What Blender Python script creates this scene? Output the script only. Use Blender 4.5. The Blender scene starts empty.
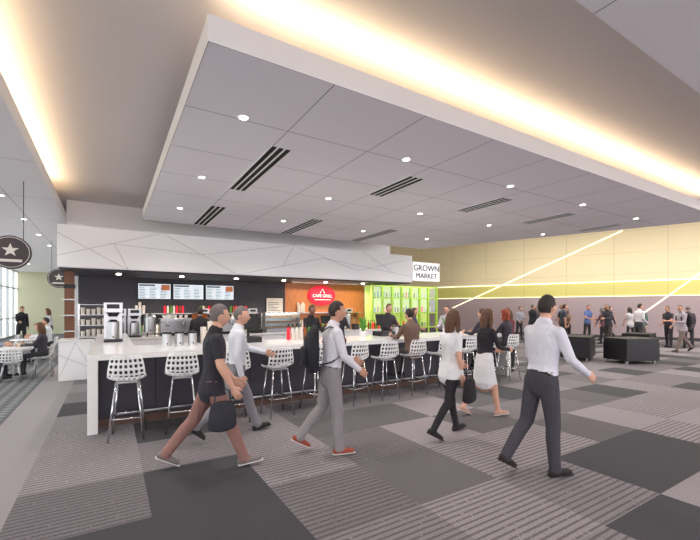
import bpy, math, random
import numpy as np
from mathutils import Vector, Matrix
random.seed(7)
V=Vector
sc=bpy.context.scene
sc.view_settings.view_transform='Standard'
col=sc.collection

# ------------------------------------------------------------ materials
def lin(c):
    return tuple(((x/12.92) if x<=.04045 else ((x+.055)/1.055)**2.4) for x in c)
def M(name,rgb,rough=.6,metal=0,emit=0,bump=0,bscale=40,var=0,alpha=None):
    m=bpy.data.materials.new(name); m.use_nodes=True
    nt=m.node_tree; b=nt.nodes['Principled BSDF']
    c=lin(tuple(x/255 for x in rgb))+(1,)
    b.inputs['Base Color'].default_value=c
    b.inputs['Roughness'].default_value=rough
    b.inputs['Metallic'].default_value=metal
    if emit:
        b.inputs['Emission Color'].default_value=c
        b.inputs['Emission Strength'].default_value=emit
    if bump or var:
        tc=nt.nodes.new('ShaderNodeTexCoord')
        n=nt.nodes.new('ShaderNodeTexNoise'); n.inputs['Scale'].default_value=bscale; n.inputs['Detail'].default_value=4
        nt.links.new(tc.outputs['Object'],n.inputs['Vector'])
        if bump:
            bp=nt.nodes.new('ShaderNodeBump'); bp.inputs['Strength'].default_value=bump; bp.inputs['Distance'].default_value=.02
            nt.links.new(n.outputs['Fac'],bp.inputs['Height']); nt.links.new(bp.outputs['Normal'],b.inputs['Normal'])
        if var:
            r=nt.nodes.new('ShaderNodeMapRange'); r.inputs['To Min'].default_value=1-var; r.inputs['To Max'].default_value=1+var
            nt.links.new(n.outputs['Fac'],r.inputs['Value'])
            h=nt.nodes.new('ShaderNodeHueSaturation'); h.inputs['Color'].default_value=c
            nt.links.new(r.outputs[0],h.inputs['Value']); nt.links.new(h.outputs[0],b.inputs['Base Color'])
    return m
class NT:
    def __init__(s,m): s.m=m; s.nt=m.node_tree; s.b=s.nt.nodes['Principled BSDF']
    def n(s,t,**k):
        x=s.nt.nodes.new(t)
        for a,v in k.items(): setattr(x,a,v)
        return x
    def put(s,inp,v):
        if hasattr(v,'is_output') or isinstance(v,bpy.types.NodeSocket): s.nt.links.new(v,inp)
        else: inp.default_value=v
    def math(s,op,a,b=0.0,c=0.0):
        x=s.n('ShaderNodeMath',operation=op); s.put(x.inputs[0],a); s.put(x.inputs[1],b); s.put(x.inputs[2],c); return x.outputs[0]
    def mix(s,f,a,b):
        x=s.n('ShaderNodeMix',data_type='RGBA'); s.put(x.inputs[0],f); s.put(x.inputs[6],a); s.put(x.inputs[7],b); return x.outputs[2]
    def xyz(s):
        g=s.n('ShaderNodeNewGeometry'); p=s.n('ShaderNodeSeparateXYZ'); s.nt.links.new(g.outputs['Position'],p.inputs[0]); return p.outputs, g.outputs['Position']
def C(r,g,b): return lin((r/255,g/255,b/255))+(1,)

# carpet floor
def carpet():
    m=M('carpet_tiles',(120,115,120),.95); t=NT(m); (x,y,z),pos=t.xyz()
    cx=t.math('FLOOR',t.math('ADD',x,.71)); cy=t.math('FLOOR',t.math('ADD',y,.45))
    cmb=t.n('ShaderNodeCombineXYZ'); t.put(cmb.inputs[0],cx); t.put(cmb.inputs[1],cy)
    wn=t.n('ShaderNodeTexWhiteNoise',noise_dimensions='3D'); t.nt.links.new(cmb.outputs[0],wn.inputs['Vector'])
    val=wn.outputs['Value']; sp=t.n('ShaderNodeSeparateColor'); t.nt.links.new(wn.outputs['Color'],sp.inputs[0])
    rp=t.n('ShaderNodeValToRGB'); rp.color_ramp.interpolation='CONSTANT'
    e=rp.color_ramp.elements; e[0].position=0; e[0].color=C(64,63,67); e[1].position=.26; e[1].color=C(104,99,101)
    for p,c in ((.42,C(132,125,128)),(.62,C(148,140,143)),(.85,C(116,110,113))):
        k=e.new(p); k.color=c
    t.put(rp.inputs[0],val)
    d=t.math('GREATER_THAN',sp.outputs[0],.35)
    crd=t.math('ADD',t.math('MULTIPLY',y,d),t.math('MULTIPLY',x,t.math('SUBTRACT',1.0,d)))
    oth=t.math('ADD',t.math('MULTIPLY',x,d),t.math('MULTIPLY',y,t.math('SUBTRACT',1.0,d)))
    st=t.math('LESS_THAN',t.math('FRACT',t.math('MULTIPLY',crd,16.0)),.36)
    nz=t.n('ShaderNodeTexNoise'); nz.inputs['Scale'].default_value=1.0; nz.inputs['Detail'].default_value=1
    cb=t.n('ShaderNodeCombineXYZ'); t.put(cb.inputs[0],t.math('MULTIPLY',oth,26.0)); t.put(cb.inputs[1],t.math('MULTIPLY',t.math('FLOOR',t.math('MULTIPLY',crd,16.0)),7.3)); t.nt.links.new(cb.outputs[0],nz.inputs['Vector'])
    st=t.math('MULTIPLY',st,t.math('GREATER_THAN',nz.outputs['Fac'],.33))
    amt=t.math('MULTIPLY',st,t.math('MULTIPLY',t.math('GREATER_THAN',sp.outputs[1],.2),.65))
    c1=t.mix(amt,rp.outputs[0],C(66,63,66))
    # yarn speckle
    n2=t.n('ShaderNodeTexNoise'); n2.inputs['Scale'].default_value=70; n2.inputs['Detail'].default_value=3; t.nt.links.new(pos,n2.inputs['Vector'])
    sp2=t.math('MULTIPLY',t.math('GREATER_THAN',n2.outputs['Fac'],.52),.25)
    c1=t.mix(sp2,c1,C(52,50,53))
    # left zone: mottled diamond carpet + pale border strip
    di=t.math('MULTIPLY',t.math('SINE',t.math('MULTIPLY',t.math('ADD',x,y),16.0)),t.math('SINE',t.math('MULTIPLY',t.math('SUBTRACT',x,y),16.0)))
    c2=t.mix(t.math('GREATER_THAN',di,.1),C(88,91,93),C(128,128,130))
    c3=t.mix(t.math('MULTIPLY',n2.outputs['Fac'],.35),C(150,144,145),C(104,102,104))
    c=t.mix(t.math('LESS_THAN',x,-.71),c1,c3); c=t.mix(t.math('LESS_THAN',x,-1.35),c,c2)
    t.put(t.b.inputs['Base Color'],c)
    bp=t.n('ShaderNodeBump'); bp.inputs['Strength'].default_value=.3; bp.inputs['Distance'].default_value=.01
    t.put(bp.inputs['Height'],n2.outputs['Fac']); t.put(t.b.inputs['Normal'],bp.outputs[0])
    return m
def tilemat(name,rgb,ox,oy,sx,sy,rgb2):
    m=M(name,rgb,.7); t=NT(m); (x,y,z),pos=t.xyz()
    a=t.math('LESS_THAN',t.math('FRACT',t.math('DIVIDE',t.math('SUBTRACT',x,ox-.006),sx)),.013/sx)
    b=t.math('LESS_THAN',t.math('FRACT',t.math('DIVIDE',t.math('SUBTRACT',y,oy-.006),sy)),.013/sy)
    t.put(t.b.inputs['Base Color'],t.mix(t.math('MAXIMUM',a,b),C(*rgb),C(*rgb2))); return m
def woodmat(name,a,b,sc_=(1,1,.08)):
    m=M(name,a,.45); t=NT(m); tc=t.n('ShaderNodeTexCoord'); mp=t.n('ShaderNodeMapping'); mp.inputs['Scale'].default_value=sc_
    t.nt.links.new(tc.outputs['Object'],mp.inputs[0]); n=t.n('ShaderNodeTexNoise'); n.inputs['Scale'].default_value=14; n.inputs['Detail'].default_value=5
    t.nt.links.new(mp.outputs[0],n.inputs['Vector']); t.put(t.b.inputs['Base Color'],t.mix(n.outputs['Fac'],C(*a),C(*b))); return m
def yellowwall():
    m=M('wall_yellow_paint',(210,195,130),.6); t=NT(m); (x,y,z),pos=t.xyz()
    r=t.n('ShaderNodeValToRGB'); t.put(r.inputs[0],t.math('DIVIDE',z,7.0)); e=r.color_ramp.elements
    r.color_ramp.interpolation='CONSTANT'
    e[0].position=0; e[0].color=C(170,152,156); e[1].position=2.37/7; e[1].color=C(212,204,122)
    k=e.new(3.19/7); k.color=C(222,208,172)
    a=t.math('LESS_THAN',t.math('FRACT',t.math('DIVIDE',y,2.2)),.012)
    b=t.math('LESS_THAN',t.math('FRACT',t.math('DIVIDE',z,1.2)),.015)
    t.put(t.b.inputs['Base Color'],t.mix(t.math('MULTIPLY',t.math('MAXIMUM',a,b),.4),r.outputs[0],C(140,125,90))); return m
m_carpet=carpet()
m_ceil=M('ceiling_paint',(222,217,219),.8)
m_panel=tilemat('ceiling_tile_panels',(240,235,242),.72,3.5,1.25,1.25,(150,146,152))
m_panel2=tilemat('ceiling_tile_panels_b',(238,233,238),.72,.35,2.5,2.5,(150,146,152))
m_fascia=M('white_fascia',(240,238,240),.5)
m_white=M('white_laminate',(242,240,241),.35)
m_quartz=M('white_quartz',(232,230,229),.18,var=.04,bscale=30)
m_barfront=M('charcoal_bar_front',(50,48,58),.5,var=.15,bscale=6)
m_bronze=M('bronze_toe_kick',(110,84,72),.4,.5)
m_darkwall=M('charcoal_wall',(64,62,70),.6,var=.1,bscale=3)
m_orange=woodmat('orange_wood',(232,150,90),(142,80,44),(3,3,.25))
m_woodcol=woodmat('brown_wood',(140,90,60),(90,55,35))
m_black=M('black_plastic',(24,24,26),.4)
m_blackleather=M('black_leather',(30,28,34),.45,bump=.15)
m_steel=M('brushed_steel',(190,190,192),.28,.9)
m_chrome=M('chrome',(215,215,218),.15,1)
m_plastic=M('white_plastic',(240,240,240),.35)
m_line=M('panel_joint',(190,188,194),.8)
m_slot=M('slot_black',(22,22,24),.8)
m_lamp=M('lamp_glow',(255,248,235),.5,emit=12)
m_cove=M('cove_led',(255,222,160),.5,emit=6)
m_led=M('led_line',(255,252,215),.5,emit=1.5)
m_lime=M('lime_paint',(164,200,70),.4,emit=.14)
m_limeglow=M('lime_glow_panel',(200,222,120),.5,emit=.35)
m_red=M('red_sign',(205,22,48),.4,emit=.9)
m_signw=M('sign_white',(245,245,245),.4,emit=.6)
m_screen=M('menu_screen',(205,215,222),.3,emit=.8)
m_screen2=M('menu_screen_text',(70,90,100),.3,emit=.1)
m_foodimg=M('menu_food_picture',(190,110,60),.4,emit=.4)
m_yel=yellowwall()
m_discdark=M('disc_sign_brown',(58,46,50),.5)
m_disclight=M('disc_sign_cream',(205,198,190),.5)
m_mull=M('aluminium_mullion',(185,190,192),.35,.6)
m_cup=M('paper_cup',(232,224,212),.6)
m_cream=M('pastry',(200,150,90),.7)
m_amber=M('syrup_bottle',(150,80,30),.2)
m_leaf=M('leaf_green',(90,150,50),.6)
m_green=M('green_wall',(212,210,180),.7)
m_ground=M('pavement_outside',(200,200,196),.9,var=.1,bscale=2)
m_teal=M('teal_box',(60,140,150),.5)
def glassmat():
    m=bpy.data.materials.new('clear_glass'); m.use_nodes=True; nt=m.node_tree; nt.nodes.clear()
    o=nt.nodes.new('ShaderNodeOutputMaterial'); mx=nt.nodes.new('ShaderNodeMixShader'); a=nt.nodes.new('ShaderNodeBsdfTransparent'); g=nt.nodes.new('ShaderNodeBsdfGlossy')
    a.inputs[0].default_value=(.93,.97,.95,1); g.inputs['Roughness'].default_value=.03; mx.inputs[0].default_value=.09
    nt.links.new(a.outputs[0],mx.inputs[1]); nt.links.new(g.outputs[0],mx.inputs[2]); nt.links.new(mx.outputs[0],o.inputs[0]); return m
m_glass=glassmat()

# ------------------------------------------------------------ mesh builder
def ringpts(c,t,side,a,b,n):
    s=(side-t*side.dot(t)).normalized(); u=t.cross(s)
    return [c+s*(a*math.cos(2*math.pi*i/n))+u*(b*math.sin(2*math.pi*i/n)) for i in range(n)]
class MB:
    def __init__(s): s.v=[];s.f=[];s.m=[];s.mats=[]
    def mi(s,m):
        if m not in s.mats: s.mats.append(m)
        return s.mats.index(m)
    def add(s,vs,fs,m,mx=None):
        o=len(s.v)
        for p in vs:
            p=V(p); s.v.append(tuple(mx@p if mx else p))
        k=s.mi(m) if not isinstance(m,list) else None
        for i,f in enumerate(fs):
            s.f.append([a+o for a in f]); s.m.append(k if k is not None else s.mi(m[i]))
    def box(s,c,d,m,rz=0,mx=None,taper=1):
        x,y,z=d[0]/2,d[1]/2,d[2]/2; vs=[]
        for k in (-1,1):
            q=taper if k>0 else 1
            for a,b in ((-1,-1),(1,-1),(1,1),(-1,1)): vs.append(V((a*x*q,b*y*q,k*z)))
        R=Matrix.Rotation(rz,3,'Z'); vs=[R@p+V(c) for p in vs]
        s.add(vs,[(3,2,1,0),(4,5,6,7),(0,1,5,4),(1,2,6,5),(2,3,7,6),(3,0,4,7)],m,mx)
    def b2(s,x0,x1,y0,y1,z0,z1,m): s.box(((x0+x1)/2,(y0+y1)/2,(z0+z1)/2),(x1-x0,y1-y0,z1-z0),m)
    def loft(s,rings,m,mx=None):
        n=len(rings[0]); vs=[p for r in rings for p in r]; fs=[]
        for i in range(len(rings)-1):
            for j in range(n):
                k=(j+1)%n; fs.append((i*n+j,i*n+k,(i+1)*n+k,(i+1)*n+j))
        fs.append(tuple(reversed(range(n)))); fs.append(tuple(range((len(rings)-1)*n,len(rings)*n)))
        s.add(vs,fs,m,mx)
    def tube(s,pts,rad,m,n=8,side=None,mx=None,round_=False):
        pts=[V(p) for p in pts]; L=len(pts)
        rad=[(r,r) if not isinstance(r,tuple) else r for r in (rad if isinstance(rad,list) else [rad]*L)]
        sd=V(side) if side else None; rings=[]
        tg=[(pts[min(i+1,L-1)]-pts[max(i-1,0)]).normalized() for i in range(L)]
        if sd is None: sd=V((1,0,0)) if abs(tg[0].x)<.8 else V((0,1,0))
        def rg(c,t,k,a,b):
            q=sd
            if abs(q.normalized().dot(t))>.97: q=V((0,1,0)) if abs(t.y)<.8 else V((0,0,1))
            return ringpts(c,t,q,a,b,n)
        if round_:
            for an in (70,35): 
                c_=math.cos(math.radians(an)); rings.append(rg(pts[0]-tg[0]*min(rad[0])*math.sin(math.radians(an)),tg[0],0,rad[0][0]*c_,rad[0][1]*c_))
        for i in range(L): rings.append(rg(pts[i],tg[i],i,*rad[i]))
        if round_:
            for an in (35,70):
                c_=math.cos(math.radians(an)); rings.append(rg(pts[-1]+tg[-1]*min(rad[-1])*math.sin(math.radians(an)),tg[-1],0,rad[-1][0]*c_,rad[-1][1]*c_))
        s.loft(rings,m,mx)
    def cyl(s,c,r,h,m,n=20,r2=None,mx=None): # base centre c
        c=V(c); r2=r if r2 is None else r2
        s.loft([ringpts(c,V((0,0,1)),V((1,0,0)),r,r,n),ringpts(c+V((0,0,h)),V((0,0,1)),V((1,0,0)),r2,r2,n)],m,mx)
    def ell(s,c,r,m,a=12,b=8,mx=None):
        vs=[];fs=[]
        for i in range(b+1):
            ph=math.pi*i/b
            for j in range(a):
                th=2*math.pi*j/a; vs.append(V((c[0]+r[0]*math.sin(ph)*math.cos(th),c[1]+r[1]*math.sin(ph)*math.sin(th),c[2]+r[2]*math.cos(ph))))
        for i in range(b):
            for j in range(a):
                k=(j+1)%a; fs.append((i*a+j,(i+1)*a+j,(i+1)*a+k,i*a+k))
        s.add(vs,fs,m,mx)
    def mesh(s,name,smooth=False):
        me=bpy.data.meshes.new(name); me.from_pydata(s.v,[],s.f)
        for m in s.mats: me.materials.append(m)
        me.polygons.foreach_set('material_index',s.m)
        if smooth: me.polygons.foreach_set('use_smooth',[True]*len(s.f))
        me.update(); return me
    def build(s,name,smooth=False,loc=(0,0,0),rz=0,bevel=0,parent=None):
        o=bpy.data.objects.new(name,s.mesh(name,smooth)); col.objects.link(o); o.location=loc; o.rotation_euler[2]=rz
        if bevel:
            b=o.modifiers.new('bevel','BEVEL'); b.width=bevel; b.segments=2; b.limit_method='ANGLE'
        if smooth and not bevel:
            try:
                o.data.set_sharp_from_angle(angle=math.radians(50))
            except Exception: pass
        if parent: o.parent=parent
        return o
def poly(name,pts,z0,z1,mat,matside=None):
    b=MB(); n=len(pts); vs=[V((p[0],p[1],z0)) for p in pts]+[V((p[0],p[1],z1)) for p in pts]
    fs=[tuple(reversed(range(n))),tuple(range(n,2*n))]+[(i,(i+1)%n,n+(i+1)%n,n+i) for i in range(n)]
    b.add(vs,fs,[mat,mat]+[matside or mat]*n); return b.build(name)
def evalmods(vs,fs,setup):
    me=bpy.data.meshes.new('tmp'); me.from_pydata([tuple(p) for p in vs],[],fs); o=bpy.data.objects.new('tmp',me); col.objects.link(o)
    setup(o); dg=bpy.context.evaluated_depsgraph_get(); e=o.evaluated_get(dg); m=e.to_mesh()
    co=np.empty(len(m.vertices)*3,dtype=np.float64); m.vertices.foreach_get('co',co); co=co.reshape(-1,3)
    F=[tuple(p.vertices) for p in m.polygons]; e.to_mesh_clear()
    bpy.data.objects.remove(o); bpy.data.meshes.remove(me); return co,F
def text(body,size,mat,loc,rot,parent=None,ext=.006,name='lettering'):
    c=bpy.data.curves.new(name,'FONT'); c.body=body; c.size=size; c.extrude=ext; c.align_x='CENTER'; c.align_y='CENTER'
    c.materials.append(mat); o=bpy.data.objects.new(name,c); col.objects.link(o); o.location=loc; o.rotation_euler=rot
    if parent: o.parent=parent
    return o
def area(name,loc,rot,sx,sy,p,c=(1,1,1)):
    l=bpy.data.lights.new(name,'AREA'); l.shape='RECTANGLE'; l.size=sx; l.size_y=sy; l.energy=p; l.color=c
    o=bpy.data.objects.new(name,l); col.objects.link(o); o.location=loc; o.rotation_euler=rot; return o

# ------------------------------------------------------------ room shell
poly('floor',[(-5,-7),(40,-7),(40,32),(-5,32)],-.1,0,m_carpet)
poly('ground_outside',[(-40,-30),(-5.15,-30),(-5.15,60),(-40,60)],-.2,-.1,m_ground)
poly('ceiling',[(-5,-7),(17.85,-7),(9.93,12.6),(9.93,32),(-5,32)],4.62,4.75,m_ceil)
poly('ceiling_high_hall',[(17.85,-7),(40,-7),(40,32),(9.93,32),(9.93,12.6)],6.9,7.0,m_ceil)
poly('trim_hall_bulkhead',[(17.85,-7),(17.97,-7),(10.05,12.6),(9.93,12.6)],4.62,6.9,m_ceil)
poly('ceiling_bar_panel',[(.72,3.5),(13.6,3.5),(10.36,11.5),(.72,11.5)],4.0,4.24,m_panel,m_fascia)
poly('ceiling_entry_panel',[(.4,-6.5),(17.6,-6.5),(14.38,1.6),(.4,1.6)],4.0,4.24,m_panel2,m_fascia)
poly('ceiling_left_panel',[(-5,-6.5),(-1.0,-6.5),(-1.0,31.9),(-5,31.9)],4.0,4.24,m_panel2,m_fascia)
# walls
poly('wall_back_kitchen',[(-.8,14.0),(5.7,14.0),(5.7,14.2),(-.8,14.2)],0,3.7,m_darkwall)
poly('wall_back_wood',[(5.7,14.0),(9.3,14.0),(9.3,14.2),(5.7,14.2)],0,3.7,m_orange)
poly('wall_above_canopy',[(-1.0,12.95),(9.93,12.95),(9.93,13.1),(-1.0,13.1)],3.7,4.62,m_fascia)
poly('wall_kitchen_side',[(-.95,14.2),(-.8,14.2),(-.8,32),(-.95,32)],0,4.62,m_white)
poly('wall_kitchen_right',[(9.93,14.2),(10.05,14.2),(10.05,32),(9.93,32)],0,6.9,m_green)
poly('wall_end',[(-5,32),(-.8,32),(-.8,32.15),(-5,32.15)],0,4.62,m_green)
W0=V((25.8,7.6,0)); wd=V((-.384,.923,0)).normalized(); wn=V((-.923,-.384,0)).normalized()
def wp(t,off=0): return W0+wd*t+wn*off
a,b=wp(-18),wp(24); a2,b2=wp(-18,-.2),wp(24,-.2)
poly('wall_right',[(a2.x,a2.y),(b2.x,b2.y),(b.x,b.y),(a.x,a.y)],0,6.9,m_yel)
p0,p1=wp(-18,.02),wp(24,.02)
poly('baseboard_right',[(p0.x,p0.y),(p1.x,p1.y),(b.x,b.y),(a.x,a.y)],0,.15,m_darkwall)
# LED lines on wall
def ledline(name,t0,z0,t1,z1,w=.06):
    mb=MB(); A=wp(t0,.03)+V((0,0,z0)); B=wp(t1,.03)+V((0,0,z1)); mb.tube([A,B],[(w/2,.02),(w/2,.02)],m_led,n=4,side=tuple(wn.cross((B-A).normalized()))); return mb.build(name)
ledline('trim_led_1',-12,3.19,16,3.19,.05); ledline('trim_led_2',-12,2.37,16,2.37,.035)
ledline('trim_led_3',13.2,1.7,3.3,6.05,.05); ledline('trim_led_4',3.1,.75,-1.0,4.4,.055); ledline('trim_led_5',-1.4,.75,-6,4.4,.055)

# window wall left
mb=MB(); Y=-6
while Y<32:
    mb.b2(-5.05,-4.93,Y-.04,Y+.04,0,4.0,m_mull); Y+=1.6
for z in (.04,1.1,2.9,3.96): mb.b2(-5.04,-4.94,-6,32,z-.03,z+.03,m_mull)
mb.b2(-5.0,-4.99,-6,32,.02,3.98,m_glass)
mb.build('window_1')

# ceiling slots
def slot(x,y0,y1,k,w=.07):
    mb=MB(); n=k
    for i in range(n):
        xx=x+(i-(n-1)/2)*(w+.035); mb.b2(xx-w/2,xx+w/2,y0,y1,3.992,4.001,m_slot)
    for i in range(n+1):
        xx=x+(i-n/2)*(w+.035); mb.b2(xx-.012,xx+.012,y0-.02,y1+.02,3.985,4.001,m_fascia)
    mb.build('ceiling_air_diffuser')
slot(2.1,5.3,7.6,3)
for x in (2.1,4.6,7.1): slot(x,9.1,11.3,3,.08)
for x in (4.6,7.1,9.55): slot(x,5.25,6.5,3,.08)
slot(11.9,5.25,6.3,3,.08)
# downlights
def downlight(x,y,z=4.0,p=22,spot=True):
    mb=MB(); mb.cyl((0,0,-.006),.075,.01,m_fascia,20); mb.cyl((0,0,-.009),.052,.004,m_lamp,20)
    o=mb.build('recessed_downlight',loc=(x,y,z))
    if spot:
        l=bpy.data.lights.new('downlight_bulb','SPOT'); l.energy=p; l.spot_size=math.radians(140); l.spot_blend=.8; l.shadow_soft_size=.12; l.color=(1,.95,.91)
        q=bpy.data.objects.new('downlight_bulb',l); col.objects.link(q); q.location=(x,y,z-.03)
for iy,y in enumerate((4.68,7.2,9.7)):
    for k in range(4+ (iy<2)):
        x=1.37+2.53*k
        if x<13.4-(y-4)*.405-.3: downlight(x,y,p=160,spot=True)
for y in (3,5.5,8,10.5,13,15.5,18,22,26): downlight(-1.9,y,p=100,spot=(y<19)); downlight(-3.6,y,p=50,spot=False)
for x in (1.5,4.5,7.5,10.5): downlight(x,.3,p=130)

# cove lights (strips sitting on the upper side of the dropped panels)
def coveobj(x0,x1,y0,y1):
    mb=MB(); mb.b2(x0,x1,y0,y1,4.24,4.27,m_cove); mb.build('cove_led_strip')
coveobj(.95,13.0,3.56,3.62); coveobj(-1.12,-1.06,1,12)
area('cove_light',(7,3.59,4.36),(math.pi,0,0),12.2,.05,52,(1,.79,.50))
area('cove_light',(-1.09,6,4.36),(math.pi,0,math.pi/2),10,.05,34,(1,.79,.50))
area('hall_light',(19.5,7,6.85),(0,0,math.radians(22)),7,16,1350,(1,.95,.90))
area('wall_wash',(24.3-.6,8.5,3.4),(0,math.radians(-115),math.radians(22.6)),.3,22,50,(1,.95,.72))

# ------------------------------------------------------------ canopy over bar
mb=MB(); mb.b2(-1.07,9.87,11.5,14.0,2.68,3.7,m_white)
lines=[(-1.07,2.95,1.2,3.7),(1.2,3.7,3.2,2.68),(3.2,2.68,6.0,3.35),(6.0,3.35,9.87,2.9),(-1.07,3.5,.4,2.68),(2.2,3.2,5,3.7),(5,3.7,7.4,3.0),(7.4,3.0,9.87,3.6),(0,3.32,2.2,3.2),(4.6,3.02,5,3.7),(7.6,3.7,9,3.0),(.1,3.3,.4,2.68)]
for x0,z0,x1,z1 in lines: mb.tube([(x0,11.499,z0),(x1,11.499,z1)],.006,m_line,n=4)
mb.b2(-1.05,9.85,11.6,13.9,2.64,2.68,m_darkwall)
mb.build('bar_canopy')
for x in (.2,1.8,3.4,5.0,6.6,8.2):
    mb=MB(); mb.cyl((0,0,-.02),.06,.03,m_lamp,16); mb.build('canopy_downlight',loc=(x,12.4,2.63))
    l=bpy.data.lights.new('canopy_bulb','SPOT'); l.energy=120; l.spot_size=2.6; l.spot_blend=.7; l.color=(1,.88,.76) ; l.shadow_soft_size=.08
    q=bpy.data.objects.new('canopy_bulb',l); col.objects.link(q); q.location=(x,12.5,2.58)
area('wood_wash',(7.5,13.6,2.6),(math.radians(-20),0,0),3.4,.1,50,(1,.84,.64))
mb=MB(); mb.b2(-.98,-.78,12.1,12.3,0,2.64,m_woodcol); mb.b2(-1.02,-.74,12.06,12.34,0,.1,m_black); mb.b2(-1.0,-.76,12.08,12.32,2.2,2.3,m_black)
for z in (1.1,1.5,1.9): mb.b2(-1.04,-.72,12.05,12.35,z,z+.03,m_steel)
mb.build('canopy_column',bevel=.005)

# ------------------------------------------------------------ bar
mb=MB()
mb.b2(-.26,8.6,6.25,7.45,.99,1.07,m_quartz)
mb.b2(-.26,-.14,6.25,7.45,0,.99,m_quartz)
mb.b2(8.48,8.6,6.25,7.45,0,.99,m_quartz)
mb.b2(-.14,8.48,6.55,7.35,.12,.99,m_barfront)
mb.b2(-.14,8.48,6.60,7.3,0,.12,m_bronze)
for i in range(1,12): mb.b2(-.14+i*.72,-.135+i*.72+.006,6.545,6.55,.12,.99,m_slot)
mb.b2(-.26,.35,7.45,11.2,.99,1.07,m_quartz); mb.b2(-.22,.3,7.45,11.2,0,.99,m_white)
# foot rail
mb.tube([(0,6.42,.2),(8.4,6.42,.2)],.02,m_steel)
for i in range(8): mb.tube([(.2+i*1.15,6.42,.2),(.2+i*1.15,6.56,.2)],.012,m_steel)
mb.build('bar_counter',bevel=.006)
mb=MB()
mb.b2(-1.04,8.6,11.2,12.0,.9,.95,m_quartz); mb.b2(-1.02,8.6,11.22,11.98,0,.9,m_white)
for i in range(13): mb.b2(-.4+i*.7,-.395+i*.7,11.215,11.22,.08,.88,m_line)
for a_,b_,c_,d_ in ((-1.0,.1,-.7,.88),(-.7,.88,-.45,.4),(-1.0,.6,-.45,.3)): mb.tube([(a_,11.217,b_),(c_,11.217,d_)],.006,m_line,n=4)
mb.build('service_counter',bevel=.005)
mb=MB(); mb.b2(.5,8.8,13.15,13.95,.9,.95,m_steel); mb.b2(.5,8.8,13.2,13.95,0,.9,m_darkwall)
mb.build('back_counter')
mb=MB(); mb.b2(.6,4.7,13.7,14.0,1.5,1.53,m_steel); mb.b2(6.0,9.0,13.7,14.0,1.5,1.53,m_steel)
for x in (.7,2.6,4.6,6.1,7.5,8.9): mb.b2(x,x+.03,13.85,14.0,1.4,1.5,m_steel)
mb.build('bottle_shelf')

# menu screens
for i,x in enumerate((.73,1.75,2.77)):
    mb=MB(); mb.b2(0,.98,-.06,0,0,.53,m_black); mb.b2(.025,.955,-.065,-.06,.025,.505,m_screen)
    mb.b2(.05,.5,-.068,-.065,.43,.48,m_screen2)
    for c in range(3):
        for r in range(7): mb.b2(.05+c*.3,.05+c*.3+.14+.08*random.random(),-.068,-.065,.06+r*.05,.075+r*.05,m_screen2)
    if i!=1: mb.b2(.68,.93,-.069,-.065,.3,.48,m_foodimg)
    mb.build('menu_screen',loc=(x,13.998,1.97))
mb=MB(); mb.b2(0,.7,-.04,0,0,.85,m_black); mb.b2(.03,.67,-.045,-.04,.03,.82,m_cup)
for r in range(10): mb.b2(.08,.3+.3*random.random(),-.048,-.045,.1+r*.06,.12+r*.06,m_screen2)
mb.build('menu_board',loc=(4.92,13.998,1.25))
# red sign
mb=MB(); n=28
mb.loft([[V((.58*math.cos(2*math.pi*i/n),y,.36*math.sin(2*math.pi*i/n))) for i in range(n)] for y in (0,-.1)],m_red)
mb.loft([[V((.62*math.cos(2*math.pi*i/n),y,.40*math.sin(2*math.pi*i/n))) for i in range(n)] for y in (0,-.06)],m_red)
rs=mb.build('red_oval_sign',loc=(7.25,13.998,2.2))
text('CAFE GRILL',.17,m_signw,(0,-.11,-.02),(math.pi/2,0,0),rs); 
mb=MB(); mb.tube([(-.1,-.11,.1),(0,-.11,.26),(.1,-.11,.1)],.018,m_signw); mb.tube([(-.36,-.11,-.17),(.36,-.11,-.17)],.012,m_signw); mb.build('emblem',parent=rs)
# market sign + kiosk
mb=MB(); mb.b2(0,1.38,0,.14,0,.68,m_signw); mb.b2(-.03,1.41,.02,.12,-.03,.71,m_steel)
ms=mb.build('market_sign',loc=(9.92,11.5,2.78))
text('GROWN',.34,m_discdark,(.69,-.01,.47),(math.pi/2,0,0),ms); text('MARKET',.29,m_discdark,(.69,-.01,.17),(math.pi/2,0,0),ms)
mb=MB()
for i in range(8):
    x=i*.48; mb.b2(x-.035,x+.035,-.05,.05,0,2.6,m_lime)
for z in (.9,1.5,2.1,2.56): mb.b2(0,3.36,-.045,.045,z-.025,z+.025,m_lime)
mb.b2(0,3.36,.5,.52,.0,2.6,m_limeglow); mb.b2(.02,3.34,-.015,-.005,1.5,2.55,m_glass)
mb.b2(0,3.36,-.02,.4,0,.9,m_darkwall)
for r in range(3):
    for i in range(22): 
        mb.cyl((.12+i*.145,.2,.93+r*.6),.035,.16+.08*random.random(),random.choice([m_amber,m_leaf,m_cup,m_red,m_teal]),8)
mb.build('market_kiosk_shelving',loc=(8.6,12.35,0))
area('kiosk_lime_light',(10.3,12.0,2.6),(math.radians(25),0,0),3,.1,14,(.85,1,.45))

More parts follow.
